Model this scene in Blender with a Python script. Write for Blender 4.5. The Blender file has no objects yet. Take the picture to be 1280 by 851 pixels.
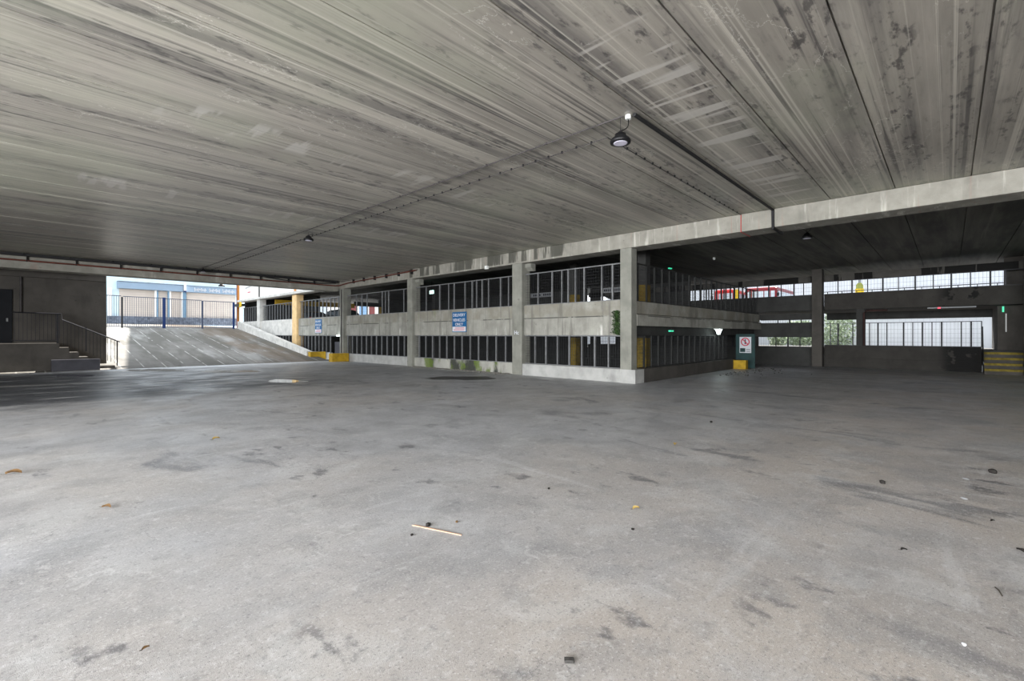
import bpy, math, random
from mathutils import Vector
C = bpy.context.scene
COL = C.collection
random.seed(7)

# ------------------------------------------------------------------ camera, world, lights
EYE = 1.6                       # camera height
FPX = 582.0                     # focal length in pixels of the 1280 px wide frame
ANG = math.radians(43.2)        # between the view axis and the +X axis
FX, FY = math.cos(ANG), math.sin(ANG)
RX, RY = FY, -FX
cam_d = bpy.data.cameras.new('camera'); cam = bpy.data.objects.new('camera', cam_d); COL.objects.link(cam)
cam_d.sensor_width = 36.0; cam_d.lens = FPX / 1280 * 36.0
cam_d.shift_y = -6.5 / 1280
cam_d.clip_start = 0.05; cam_d.clip_end = 500
cam.location = (0, 0, EYE)
cam.rotation_euler = (math.pi / 2, 0, ANG - math.pi / 2)
C.camera = cam
C.view_settings.view_transform = 'Standard'; C.view_settings.look = 'None'
C.view_settings.exposure = 0.34; C.view_settings.gamma = 1.0
C.view_settings.use_curve_mapping = False

w = bpy.data.worlds.new('overcast_sky'); C.world = w; w.use_nodes = True
bg = w.node_tree.nodes['Background']
bg.inputs['Color'].default_value = (0.86, 0.93, 1.0, 1); bg.inputs['Strength'].default_value = 2.0

def lamp(name, kind, loc, energy, color=(1, 1, 1), rot=(0, 0, 0), size=None, size_y=None, angle=None):
    d = bpy.data.lights.new(name, kind); d.energy = energy; d.color = color
    if kind == 'AREA':
        d.shape = 'RECTANGLE'; d.size = size; d.size_y = size_y
    elif kind == 'SUN': d.angle = angle
    else: d.shadow_soft_size = size or 0.1
    o = bpy.data.objects.new(name, d); COL.objects.link(o); o.location = loc; o.rotation_euler = rot
    return o
# sun over the car park roof, reaching only the left of the ramp
sun_dir = Vector((-1.0, -0.05, -1.0))
sun = lamp('sun', 'SUN', (30, 30, 40), 18.0, (1.0, 0.96, 0.9), angle=math.radians(0.8))
sun.rotation_euler = sun_dir.to_track_quat('-Z', 'Y').to_euler()
# added area light, standing in for daylight through the hall's unseen open side
lamp('daylight_open_side', 'AREA', (-10.4, -0.6, 3.1), 6900, (0.975, 0.987, 1.0), (0, -math.pi / 2, 0), 3.6, 26.0)

# ------------------------------------------------------------------ projection helpers (a frame column to a coordinate on a real plane)
def sx(px): return (px - 640) / FPX
def y_on_X(px, X): s = sx(px); return X * (FY + s * RY) / (FX + s * RX)
def x_on_Y(px, Y): s = sx(px); return Y * (FX + s * RX) / (FY + s * RY)
def floor_pt(px, py, z=0.0):
    d = (EYE - z) * FPX / (py - 419.0); s = sx(px)
    return (d * (FX + s * RX), d * (FY + s * RY))

# ------------------------------------------------------------------ materials
def mat(name, base, rough=0.85, metal=0.0, var=0.12, scale=2.0, stretch=(1, 1, 1), layers=(), bump=0.0, bscale=40, emit=None, spec=0.3, rvar=0.0):
    m = bpy.data.materials.new(name); m.use_nodes = True
    nt = m.node_tree; N = nt.nodes; L = nt.links
    b = N['Principled BSDF']
    b.inputs['Roughness'].default_value = rough; b.inputs['Metallic'].default_value = metal
    b.inputs['Specular IOR Level'].default_value = spec
    geo = N.new('ShaderNodeNewGeometry')
    def noise(sc, st, det=6.0, dist=0.0):
        mp = N.new('ShaderNodeMapping'); mp.inputs['Scale'].default_value = st
        L.new(geo.outputs['Position'], mp.inputs['Vector'])
        n = N.new('ShaderNodeTexNoise'); n.inputs['Scale'].default_value = sc; n.inputs['Detail'].default_value = det
        n.inputs['Roughness'].default_value = 0.6; n.inputs['Distortion'].default_value = dist
        L.new(mp.outputs[0], n.inputs['Vector']); return n.outputs['Fac']
    def ramp(src, a, c, v0=0.0, v1=1.0):
        r = N.new('ShaderNodeMapRange'); r.inputs['From Min'].default_value = a; r.inputs['From Max'].default_value = c
        r.inputs['To Min'].default_value = v0; r.inputs['To Max'].default_value = v1; r.interpolation_type = 'SMOOTHSTEP'
        L.new(src, r.inputs['Value']); return r.outputs[0]
    def mul(a, c):
        k = N.new('ShaderNodeMath'); k.operation = 'MULTIPLY'
        for i, v in enumerate((a, c)):
            if isinstance(v, (int, float)): k.inputs[i].default_value = v
            else: L.new(v, k.inputs[i])
        return k.outputs[0]
    sep = N.new('ShaderNodeSeparateXYZ'); L.new(geo.outputs['Position'], sep.inputs[0])
    def band(ax, a, c, soft):
        return mul(ramp(sep.outputs[ax], a - soft, a + soft), ramp(sep.outputs[ax], c - soft, c + soft, 1, 0))
    if var > 0:
        mx = N.new('ShaderNodeMix'); mx.data_type = 'RGBA'
        lo = [max(0, v * (1 - var)) for v in base]; hi = [min(1, v * (1 + var)) for v in base]
        mx.inputs[6].default_value = (*lo, 1); mx.inputs[7].default_value = (*hi, 1)
        L.new(ramp(noise(scale, stretch), 0.3, 0.7), mx.inputs[0]); col = mx.outputs[2]
    else:
        rgb = N.new('ShaderNodeRGB'); rgb.outputs[0].default_value = (*base, 1); col = rgb.outputs[0]
    # layers: dict(c=colour, s=scale, st=stretch, a=, b= thresholds, k=amount, bands=[(axis, a, b, soft)], line=True for thin contour)
    for ly in layers:
        k = ly.get('k', 1.0)
        f = None
        if 's' in ly:
            n = noise(ly['s'], ly.get('st', (1, 1, 1)), ly.get('det', 6.0), ly.get('dist', 0.0))
            if ly.get('line'):
                ab = N.new('ShaderNodeMath'); ab.operation = 'SUBTRACT'; L.new(n, ab.inputs[0]); ab.inputs[1].default_value = 0.5
                a2 = N.new('ShaderNodeMath'); a2.operation = 'ABSOLUTE'; L.new(ab.outputs[0], a2.inputs[0])
                f = ramp(a2.outputs[0], 0.0, ly['line'], 1, 0)
            else: f = ramp(n, ly.get('a', 0.5), ly.get('b', 0.7))
        if 'm' in ly and f is not None: f = mul(f, ramp(noise(ly['m'][0], ly['m'][1]), ly['m'][2], ly['m'][3]))
        if 'wave' in ly:      # repeating thin stripes along an axis: (axis, period, width)
            ax, per, wd = ly['wave']
            mm = N.new('ShaderNodeMath'); mm.operation = 'PINGPONG'; L.new(sep.outputs[ax], mm.inputs[0]); mm.inputs[1].default_value = per / 2
            g = ramp(mm.outputs[0], 0.0, wd, 1, 0)
            f = g if f is None else mul(f, g)
        for bd in ly.get('bands', ()):
            g = band(*bd); f = g if f is None else mul(f, g)
        if f is None: continue
        f = mul(f, k)
        mx = N.new('ShaderNodeMix'); mx.data_type = 'RGBA'
        L.new(f, mx.inputs[0]); L.new(col, mx.inputs[6]); mx.inputs[7].default_value = (*ly['c'], 1); col = mx.outputs[2]
    L.new(col, b.inputs['Base Color'])
    if rvar > 0:
        L.new(ramp(noise(0.9, (1, 1, 1)), 0.35, 0.65, rough - rvar, rough + rvar * 0.5), b.inputs['Roughness'])
    if bump > 0:
        bp = N.new('ShaderNodeBump'); bp.inputs['Strength'].default_value = bump; bp.inputs['Distance'].default_value = 0.01
        L.new(noise(bscale, stretch), bp.inputs['Height']); L.new(bp.outputs[0], b.inputs['Normal'])
    if emit:
        b.inputs['Emission Color'].default_value = (*emit[0], 1); b.inputs['Emission Strength'].default_value = emit[1]
    return m
def flat(name, base, rough=0.6, metal=0.0, emit=None): return mat(name, base, rough, metal, var=0.0, emit=emit)

M = {}
M['floor'] = mat('floor_concrete', (0.37, 0.375, 0.395), 0.5, var=0.12, scale=1.3, rvar=0.14, bump=0.3, bscale=190, spec=0.35, layers=[
    dict(c=(0.40, 0.372, 0.35), s=0.22, a=0.42, b=0.62, k=0.6),
    dict(c=(0.43, 0.385, 0.345), s=0.5, a=0.25, b=0.6, k=0.85, bands=[('Y', -9, 2.5, 2.0)]),
    dict(c=(0.24, 0.245, 0.26), s=0.45, st=(1, 0.7, 1), a=0.50, b=0.62, k=0.38, dist=0.6, det=9),
    dict(c=(0.22, 0.225, 0.235), s=1.7, a=0.50, b=0.62, k=0.34, det=10, dist=.4),
    dict(c=(0.56, 0.57, 0.58), s=1.4, a=0.52, b=0.63, k=0.26, det=10, dist=.5),
    dict(c=(0.10, 0.105, 0.12), s=0.9, st=(1, 0.5, 1), a=0.59, b=0.68, k=0.6, dist=1.0, det=10),
    dict(c=(0.10, 0.10, 0.11), s=3.0, st=(1, .6, 1), a=0.58, b=0.66, k=0.75, det=10, m=(0.5, (1, 1, 1), .47, .56)),
    dict(c=(0.60, 0.61, 0.63), s=1.0, st=(0.35, 3.0, 1), a=0.58, b=0.72, k=0.3, dist=0.8, det=10),
    dict(c=(0.60, 0.61, 0.63), s=1.0, st=(3.0, 0.4, 1), a=0.60, b=0.74, k=0.28, dist=0.6, det=10),
    dict(c=(0.68, 0.68, 0.68), s=0.45, st=(1, .5, 1), line=0.004, k=0.3, dist=0.4, det=5, m=(0.7, (1, 1, 1), .48, .58)),
    dict(c=(0.12, 0.12, 0.125), s=0.35, line=0.002, k=0.6, dist=0.3, det=10, m=(0.6, (1, 1, 1), .48, .56)),
    dict(c=(0.68, 0.69, 0.70), s=14, a=0.54, b=0.68, k=0.28, det=8),
    dict(c=(0.13, 0.13, 0.14), s=17, a=0.54, b=0.68, k=0.32, det=8),
    dict(c=(0.66, 0.66, 0.67), s=60, a=0.54, b=0.70, k=0.5, det=3),
    dict(c=(0.10, 0.10, 0.105), s=75, a=0.54, b=0.70, k=0.6, det=3),
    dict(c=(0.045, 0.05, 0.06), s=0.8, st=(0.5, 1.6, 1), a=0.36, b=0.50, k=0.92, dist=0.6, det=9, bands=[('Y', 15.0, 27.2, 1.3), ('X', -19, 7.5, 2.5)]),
    dict(c=(0.66, 0.67, 0.70), s=1.5, a=0.3, b=0.6, k=0.9, bands=[('Y', 27.3, 28.7, .35), ('X', -19, 12.5, .6)]),  # pale band: sky reflection at the ramp threshold put into the colour
])
M['floor'].node_tree.nodes['Principled BSDF'].inputs['Specular IOR Level'].default_value = 0.55
M['ceiling'] = mat('slab_concrete', (0.35, 0.325, 0.285), 0.42, var=0.2, scale=1.0, stretch=(0.25, 3, 1), bump=0.25, bscale=8, spec=0.5, layers=[
    dict(c=(0.54, 0.51, 0.44), s=1.0, st=(0.06, 1.6, 1), a=0.52, b=0.62, k=0.5),
    dict(c=(0.12, 0.112, 0.112), s=1.0, st=(0.08, 1.5, 1), a=0.49, b=0.62, k=0.5),
    dict(c=(0.085, 0.08, 0.08), s=1.0, st=(0.10, 8, 1), a=0.52, b=0.62, k=0.75, m=(1.0, (.08, .9, 1), .40, .55)),
    dict(c=(0.075, 0.07, 0.07), s=1.0, st=(3.0, 8, 1), a=0.51, b=0.64, k=0.8, det=9, m=(1.0, (.12, 1.5, 1), .44, .56)),
    dict(c=(0.40, 0.42, 0.32), s=0.25, a=0.45, b=0.65, k=0.4),
    dict(c=(0.60, 0.57, 0.50), s=1.0, st=(0.03, 14, 1), a=0.55, b=0.66, k=0.65),
    dict(c=(0.72, 0.70, 0.64), s=1.0, st=(.5, 1.1, 1), line=0.004, k=0.7, det=10, m=(1.0, (.2, .5, 1), .48, .58)),
    dict(c=(0.56, 0.54, 0.50), s=1.0, st=(3.2, 0.25, 0.01), a=0.525, b=0.58, k=0.8, det=2, bands=[('Y', 2.35, 3.25, .12), ('X', 4.4, 14, .5)]),
    dict(c=(0.54, 0.52, 0.48), s=1.0, st=(2.4, 0.35, 0.01), a=0.53, b=0.60, k=0.7, det=3, bands=[('Y', 8.1, 8.9, .12), ('X', 1.4, 9, .5)]),
    dict(c=(0.50, 0.48, 0.45), s=1.0, st=(2.2, 0.35, 0.01), a=0.53, b=0.60, k=0.6, det=3, bands=[('Y', 13.2, 14.1, .12), ('X', 0.4, 12, .5)]),
])
M['shaded_slab'] = mat('shaded_slab_concrete', (0.12, 0.115, 0.10), 0.75, var=0.2, scale=1.0, stretch=(0.25, 5, 1), layers=[  # ceiling slab darkened: shade beyond the long beam put into the colour
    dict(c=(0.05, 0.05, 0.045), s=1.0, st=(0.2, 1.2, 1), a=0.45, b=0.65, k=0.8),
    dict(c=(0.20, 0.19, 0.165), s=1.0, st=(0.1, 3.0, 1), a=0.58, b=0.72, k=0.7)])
CONC = (0.43, 0.42, 0.37)
def conc(name, base=CONC, **k):
    ly = [dict(c=tuple(v * 0.55 for v in base), s=1.0, st=(1.5, 1.5, 0.35), a=0.52, b=0.78, k=0.7),
          dict(c=tuple(min(1, v * 1.35) for v in base), s=0.8, a=0.5, b=0.72, k=0.6),
          dict(c=tuple(v * 0.35 for v in base), s=5.0, a=0.64, b=0.74, k=0.6)] + list(k.pop('extra', ()))
    return mat(name, base, 0.9, var=0.14, scale=2.2, bump=0.4, bscale=35, layers=ly, **k)
M['beam'] = conc('beam_concrete', (0.265, 0.255, 0.222), extra=[
    dict(c=(0.62, 0.60, 0.54), s=1.0, st=(1, 5, 0.4), a=0.55, b=0.7, k=0.6),
    dict(c=(0.30, 0.17, 0.14), s=1.0, st=(1, 7, 0.2), a=0.60, b=0.72, k=0.5),
    dict(c=(0.055, 0.055, 0.045), s=1.0, st=(0.1, 1.15, 0.12), a=0.465, b=0.50, k=0.85, bands=[('Y', 10.2, 20.6, .3), ('Z', 4.56, 9, .03)])])
M['column'] = conc('column_concrete', (0.235, 0.235, 0.205))
M['spandrel'] = conc('parapet_concrete', (0.30, 0.295, 0.262), extra=[
    dict(c=(0.22, 0.205, 0.165), s=1.2, a=0.35, b=0.6, k=0.75, bands=[('Z', 2.29, 2.9, .03)]),
    dict(c=(0.05, 0.05, 0.045), s=1.0, st=(.6, .7, 1), a=0.44, b=0.50, k=0.85, bands=[('Z', 2.25, 2.29, .008)]),
    dict(c=(0.14, 0.135, 0.12), s=1.0, st=(1, 4, .3), a=0.54, b=0.64, k=0.6),
    dict(c=(0.16, 0.20, 0.06), s=1.0, st=(1, 2.2, .1), a=0.64, b=0.70, k=0.6),
    dict(c=(0.75, 0.74, 0.70), s=1.0, st=(1, 3.0, .3), a=0.62, b=0.70, k=0.8, bands=[('Z', 1.5, 1.95, .1)])])
M['mossy'] = conc('mossy_concrete', (0.36, 0.355, 0.32), extra=[
    dict(c=(0.02, 0.024, 0.018), s=0.9, st=(1, 1, .5), a=0.44, b=0.56, k=0.9, bands=[('Y', 13.6, 19.6, .3)], det=9),
    dict(c=(0.12, 0.17, 0.03), s=1.3, st=(1, 1.3, .8), a=0.48, b=0.58, k=0.85, bands=[('Y', 13.9, 19.4, .3)], det=9)])
M['kerb'] = conc('plinth_concrete', (0.40, 0.40, 0.385))
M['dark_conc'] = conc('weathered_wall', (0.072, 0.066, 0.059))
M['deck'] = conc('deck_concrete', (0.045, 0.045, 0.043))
M['band'] = conc('far_parapet_concrete', (0.043, 0.040, 0.036), extra=[
    dict(c=(0.008, 0.008, 0.008), s=1.1, a=0.40, b=0.45, k=0.92, det=8, bands=[('Y', -1.1, 0.25, .3)])])
M['patchy'] = conc('patchy_far_beam_concrete', (0.075, 0.071, 0.064), extra=[
    dict(c=(0.006, 0.006, 0.006), s=1.0, st=(.1, 1.1, .1), a=0.49, b=0.515, k=0.95)])
M['ramp'] = mat('ramp_concrete', (0.15, 0.142, 0.13), 0.8, var=0.15, scale=1.0, bump=0.3, bscale=30, layers=[
    dict(c=(0.085, 0.08, 0.068), s=0.5, st=(1.3, 0.25, 1), a=0.40, b=0.56, k=0.85, dist=.3),
    dict(c=(0.36, 0.355, 0.34), s=0.4, st=(1.5, 0.2, 1), a=0.5, b=0.65, k=0.6),
    dict(c=(0.50, 0.49, 0.46), s=0.9, a=0.42, b=0.58, wave=('X', 0.86, 0.045), k=0.8),
    dict(c=(0.12, 0.085, 0.055), s=0.5, st=(1, .3, 1), a=0.40, b=0.55, k=0.7, bands=[('X', 9.5, 13, .8)])])
M['pale_kerb'] = conc('ramp_wall_concrete', (0.58, 0.565, 0.53))
M['yard'] = mat('dark_yard_asphalt', (0.07, 0.07, 0.07), 0.9, var=0.2)
M['asphalt'] = mat('pale_paving', (0.5, 0.5, 0.5), 0.9, var=0.1)
M['black_gap'] = flat('black_rubber', (0.01, 0.01, 0.01), 0.9)
M['galv'] = mat('galvanised_steel', (0.21, 0.215, 0.22), 0.55, 0.4, var=0.15, scale=6)
M['wire'] = flat('wire_steel', (0.05, 0.052, 0.055), 0.7, 0.1)
M['dull_steel'] = flat('dull_dark_steel', (0.028, 0.029, 0.028), 0.7, 0.1)  # darker steel for the guards right of the corner
M['dark_steel'] = mat('dark_painted_steel', (0.018, 0.018, 0.022), 0.5, 0.2, var=0.2, scale=8)
M['black'] = flat('black_casing', (0.008, 0.008, 0.009), 0.45)
M['blue_steel'] = flat('blue_painted_steel', (0.008, 0.03, 0.12), 0.45)
M['gate_steel'] = flat('slate_painted_steel', (0.07, 0.085, 0.13), 0.5)
M['yellow'] = mat('yellow_paint', (0.44, 0.275, 0.02), 0.7, var=0.2, scale=5, layers=[dict(c=(0.22, 0.14, 0.05), s=4, a=0.6, b=0.75, k=0.8)])
M['shaded_yellow'] = mat('shaded_yellow_paint', (0.14, 0.095, 0.012), 0.8, var=0.3, scale=4)  # yellow paint darkened to carry the dimness inside the decks
M['ochre'] = mat('ochre_paint', (0.72, 0.50, 0.25), 0.75, var=0.12, scale=3)
M['white_plastic'] = flat('white_plastic', (0.75, 0.76, 0.74), 0.5)
M['lens'] = flat('frosted_lamp_lens', (0.68, 0.66, 0.78), 0.35)
M['rust'] = mat('red_oxide_pipe', (0.12, 0.036, 0.025), 0.65, 0.2, var=0.4, scale=3)
M['old_rust'] = mat('old_brown_pipe', (0.035, 0.016, 0.014), 0.7, 0.0, var=0.3, scale=3)
M['conduit'] = mat('grey_conduit', (0.06, 0.055, 0.055), 0.6, 0.3, var=0.3, scale=4)
M['cable'] = flat('black_cable', (0.015, 0.015, 0.016), 0.7)
M['red_cable'] = flat('red_cable', (0.45, 0.03, 0.03), 0.6)
M['door'] = mat('dark_door_paint', (0.008, 0.009, 0.012), 0.8, var=0.2)
M['teal'] = mat('dark_teal_sheet', (0.015, 0.045, 0.045), 0.6, var=0.25)
M['dark_sheet'] = mat('charcoal_sheet', (0.05, 0.05, 0.06), 0.6, var=0.2)
M['sign_blue'] = flat('sign_blue', (0.008, 0.10, 0.26), 0.5)
M['sign_white'] = flat('sign_white', (0.62, 0.64, 0.68), 0.5)
M['sign_red'] = flat('sign_red', (0.55, 0.05, 0.09), 0.5)
M['sign_black'] = flat('sign_black', (0.02, 0.02, 0.03), 0.5)
M['grey_board'] = flat('grey_board', (0.25, 0.26, 0.27), 0.6)
M['green_light'] = flat('green_exit_lens', (0.1, 0.8, 0.5), 0.4, emit=((0.05, 0.9, 0.45), 0.5))
M['white_light'] = flat('white_lamp_lens', (0.9, 0.95, 0.95), 0.4, emit=((0.85, 1.0, 0.98), 6.0))
M['sign_light'] = flat('lit_exit_sign', (0.6, 0.9, 0.8), 0.4, emit=((0.65, 1.0, 0.9), 1.6))
M['red_light'] = flat('red_indicator', (0.8, 0.05, 0.08), 0.4, emit=((1.0, 0.05, 0.1), 1.2))
M['leaf_brown'] = flat('dry_leaf', (0.15, 0.085, 0.035), 0.8)
M['leaf_yellow'] = flat('yellow_leaf', (0.50, 0.36, 0.12), 0.8)
M['stone_dark'] = mat('dark_stone', (0.05, 0.048, 0.045), 0.9, var=0.3, scale=40)
M['chip'] = flat('charred_chip', (0.025, 0.022, 0.02), 0.9)
M['wood'] = flat('pale_splinter', (0.50, 0.33, 0.24), 0.8)
M['gravel'] = mat('gravel', (0.22, 0.21, 0.19), 0.95, var=0.4, scale=30)
M['green'] = mat('leaf_green', (0.035, 0.075, 0.02), 0.8, var=0.5, scale=9)
M['shrub'] = mat('shrub_green', (0.30, 0.36, 0.24), 0.8, var=0.4, scale=5)
M['bark'] = flat('bark', (0.06, 0.05, 0.04), 0.9)
M['clad'] = mat('white_cladding', (0.72, 0.73, 0.76), 0.6, var=0.03, scale=1, layers=[dict(c=(0.55, 0.56, 0.60), wave=('Y', 0.30, 0.02), k=0.6)])
M['white_wall'] = mat('white_render', (0.82, 0.81, 0.79), 0.8, var=0.04, scale=1.0, layers=[dict(c=(0.62, 0.60, 0.60), s=1.3, a=0.62, b=0.75, k=0.4)])
M['pale_blue'] = mat('pale_blue_render', (0.62, 0.76, 0.84), 0.85, var=0.05, scale=0.8)
M['blue_fascia'] = mat('blue_grey_fascia', (0.25, 0.34, 0.45), 0.7, var=0.06, scale=0.8)
M['blue_pier'] = mat('blue_pier_paint', (0.16, 0.27, 0.38), 0.7, var=0.06)
M['shutter'] = mat('beige_shutter', (0.56, 0.50, 0.45), 0.7, var=0.05, scale=1, layers=[dict(c=(0.36, 0.33, 0.33), wave=('Z', 0.22, 0.03), k=0.5)])
M['stone'] = mat('blue_grey_stonework', (0.13, 0.15, 0.19), 0.9, var=0.4, scale=4)
M['glass'] = flat('dark_glass', (0.03, 0.04, 0.05), 0.1)
M['pale_glass'] = flat('pale_glass', (0.55, 0.62, 0.68), 0.15)
M['blue_glass'] = flat('blue_glass', (0.22, 0.36, 0.55), 0.2)
M['maroon'] = flat('maroon_paint', (0.18, 0.05, 0.05), 0.6)
M['orange'] = flat('orange_paint', (0.55, 0.22, 0.05), 0.6)
M['red_paint'] = flat('red_bus_paint', (0.60, 0.02, 0.02), 0.35)
M['dark_red'] = flat('dark_red_bus_paint', (0.22, 0.012, 0.02), 0.35)
M['tyre'] = flat('tyre_rubber', (0.015, 0.015, 0.015), 0.9)
M['car_grey'] = flat('grey_car_paint', (0.05, 0.06, 0.07), 0.25, 0.5)
M['car_dark'] = flat('dark_green_car_paint', (0.03, 0.05, 0.05), 0.25, 0.5)
M['tail'] = flat('tail_light_red', (0.5, 0.02, 0.03), 0.3)
M['olive'] = flat('olive_paint', (0.28, 0.30, 0.07), 0.6)
M['road_yellow'] = flat('bright_yellow_sign', (0.75, 0.50, 0.02), 0.6)
M['step_yellow'] = mat('worn_yellow_nosing', (0.17, 0.13, 0.02), 0.8, var=0.35, scale=6)
w_m = bpy.data.materials.new('puddle_water'); w_m.use_nodes = True
_b = w_m.node_tree.nodes['Principled BSDF']; _b.inputs['Base Color'].default_value = (0.05, 0.05, 0.055, 1); _b.inputs['Roughness'].default_value = 0.03
M['water'] = w_m
M['wet'] = mat('wet_silt', (0.05, 0.05, 0.05), 0.4, var=0.4, scale=3)

# ------------------------------------------------------------------ mesh helpers
class MB:
    def __init__(s): s.v = []; s.f = []
    def box(s, x0, x1, y0, y1, z0, z1):
        n = len(s.v)
        s.v += [(x0, y0, z0), (x1, y0, z0), (x1, y1, z0), (x0, y1, z0), (x0, y0, z1), (x1, y0, z1), (x1, y1, z1), (x0, y1, z1)]
        s.f += [tuple(n + i for i in q) for q in ((0, 3, 2, 1), (4, 5, 6, 7), (0, 1, 5, 4), (1, 2, 6, 5), (2, 3, 7, 6), (3, 0, 4, 7))]
        return s
    def prism(s, pts, a, b, axis='X'):
        """outline pts (2D) extruded from a to b along axis; 2D order: X->(y,z) Y->(x,z) Z->(x,y)"""
        n = len(s.v); k = len(pts)
        for t in (a, b):
            for p, q in pts:
                s.v.append({'X': (t, p, q), 'Y': (p, t, q), 'Z': (p, q, t)}[axis])
        s.f.append(tuple(range(n, n + k))[::-1]); s.f.append(tuple(range(n + k, n + 2 * k)))
        for i in range(k):
            j = (i + 1) % k; s.f.append((n + i, n + j, n + k + j, n + k + i))
        return s
    def tube(s, path, r, n=8):
        pts = [Vector(p) for p in path]; base = len(s.v)
        for i, p in enumerate(pts):
            d = (pts[min(i + 1, len(pts) - 1)] - pts[max(i - 1, 0)]).normalized()
            up = Vector((0, 0, 1)) if abs(d.z) < 0.95 else Vector((1, 0, 0))
            u = d.cross(up).normalized(); v = d.cross(u)
            for k in range(n):
                a = 2 * math.pi * k / n; s.v.append(tuple(p + u * (r * math.cos(a)) + v * (r * math.sin(a))))
        for i in range(len(pts) - 1):
            for k in range(n):
                a = base + i * n + k; b = base + i * n + (k + 1) % n
                s.f.append((a, b, b + n, a + n))
        s.f.append(tuple(range(base, base + n))[::-1]); e = base + (len(pts) - 1) * n; s.f.append(tuple(range(e, e + n)))
        return s
    def lathe(s, prof, c, n=24, axis='Z'):
        base = len(s.v)
        for r, h in prof:
            for k in range(n):
                a = 2 * math.pi * k / n; q = (r * math.cos(a), r * math.sin(a))
                s.v.append({'Z': (c[0] + q[0], c[1] + q[1], c[2] + h), 'X': (c[0] + h, c[1] + q[0], c[2] + q[1]), 'Y': (c[0] + q[0], c[1] + h, c[2] + q[1])}[axis])
        for i in range(len(prof) - 1):
            for k in range(n):
                a = base + i * n + k; b = base + i * n + (k + 1) % n
                s.f.append((a, b, b + n, a + n))
        s.f.append(tuple(range(base, base + n))[::-1]); e = base + (len(prof) - 1) * n; s.f.append(tuple(range(e, e + n)))
        return s
    def build(s, name, m, parent=None, bevel=0.0, smooth=False):
        xs = [p[0] for p in s.v]; ys = [p[1] for p in s.v]; zs = [p[2] for p in s.v]
        org = Vector(((min(xs) + max(xs)) / 2, (min(ys) + max(ys)) / 2, min(zs)))
        me = bpy.data.meshes.new(name); me.from_pydata([tuple(Vector(p) - org) for p in s.v], [], s.f)
        me.materials.append(M[m] if isinstance(m, str) else m)
        import bmesh
        bm = bmesh.new(); bm.from_mesh(me); bmesh.ops.recalc_face_normals(bm, faces=bm.faces); bm.to_mesh(me); bm.free()
        if smooth:
            for p in me.polygons: p.use_smooth = True
        o = bpy.data.objects.new(name, me); COL.objects.link(o); o.location = org
        if parent is not None:
            o.parent = parent; o.location = org - WORLD[parent.name]
        WORLD[o.name] = org
        if bevel:
            bv = o.modifiers.new('bevel', 'BEVEL'); bv.width = bevel; bv.segments = 2; bv.limit_method = 'ANGLE'
        return o
WORLD = {}
def tag(o, label, cat, group=None, kind=None):
    o['label'] = label; o['category'] = cat
    if group: o['group'] = group
    if kind: o['kind'] = kind
    return o
def struct(o): o['kind'] = 'structure'; return o
def thing(name, loc, label, cat, group=None):
    o = bpy.data.objects.new(name, None); COL.objects.link(o); o.location = loc; o.empty_display_size = 0.2
    WORLD[o.name] = Vector(loc); return tag(o, label, cat, group)
def B(name, m, dims, parent=None, bevel=0.0): return MB().box(*dims).build(name, m, parent, bevel)
def solid(o):
    '''curve or text object turned into a plain mesh object'''
    COL.objects.link(o); dg = bpy.context.evaluated_depsgraph_get()
    me = bpy.data.meshes.new_from_object(o.evaluated_get(dg)); m = o.data.materials[0]
    if not me.materials: me.materials.append(m)
    n = o.name; bpy.data.objects.remove(o); q = bpy.data.objects.new(n, me); COL.objects.link(q); return q
def text(body, loc, size, m, parent, facing='-X', name='lettering', sy=1.0, spacing=1.0):
    c = bpy.data.curves.new(name, 'FONT'); c.body = body; c.size = size; c.align_x = 'CENTER'; c.align_y = 'CENTER'; c.extrude = 0.002
    c.offset = size * 0.012; c.space_character = spacing
    c.materials.append(M[m]); o = solid(bpy.data.objects.new(name, c))
    o.rotation_euler = {'-X': (math.pi / 2, 0, -math.pi / 2), '-Y': (math.pi / 2, 0, 0)}[facing]
    o.scale = (1, sy, 1); o.location = Vector(loc) - WORLD[parent.name]; o.parent = parent
    return o

# ================================================================== LARGE STRUCTURE
H = 5.0                                            # ceiling height
# ground floor: L around the sunken car park deck
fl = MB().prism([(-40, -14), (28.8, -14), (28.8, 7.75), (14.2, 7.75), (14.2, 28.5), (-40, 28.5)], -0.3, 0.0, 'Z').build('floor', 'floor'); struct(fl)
# hollow-core slab ceiling: planks with real open joints between them
def planks(name, x0, x1, y0, y1, gap=0.022, m='ceiling'):
    mb = MB().box(x0, x1, y0, y1, H + 0.05, H + 0.35)
    y = -0.34 - 1.2485 * 12
    while y < y1:
        a = max(y0, y + gap / 2); b = min(y1, y + 1.2485 - gap / 2)
        if b > a: mb.box(x0, x1, a, b, H, H + 0.06)
        y += 1.2485
    return struct(mb.build(name, m))
planks('ceiling', -10.8, 14.3, -14, 28.6)
planks('ceiling', 14.3, 33.4, -14, 47.2, m='shaded_slab')  # part past the far facade is an added canopy that blocks the sun
planks('ceiling', -10.8, 3.03, 28.6, 30.2)
struct(B('wall_back', 'dark_conc', (-10.8, 33.4, -14.3, -14.0, -0.3, 5.3)))
struct(MB().box(-10.8, -10.5, 12.6, 30.05, 0, 5.0).box(-10.8, -10.5, -14, -13.7, 0, 5.0).build('wall_left', 'dark_conc'))
wl = MB().box(-10.8, 3.03, 30.1, 30.5, 0, 5.3).build('wall_stair', 'dark_conc'); struct(wl)
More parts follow.
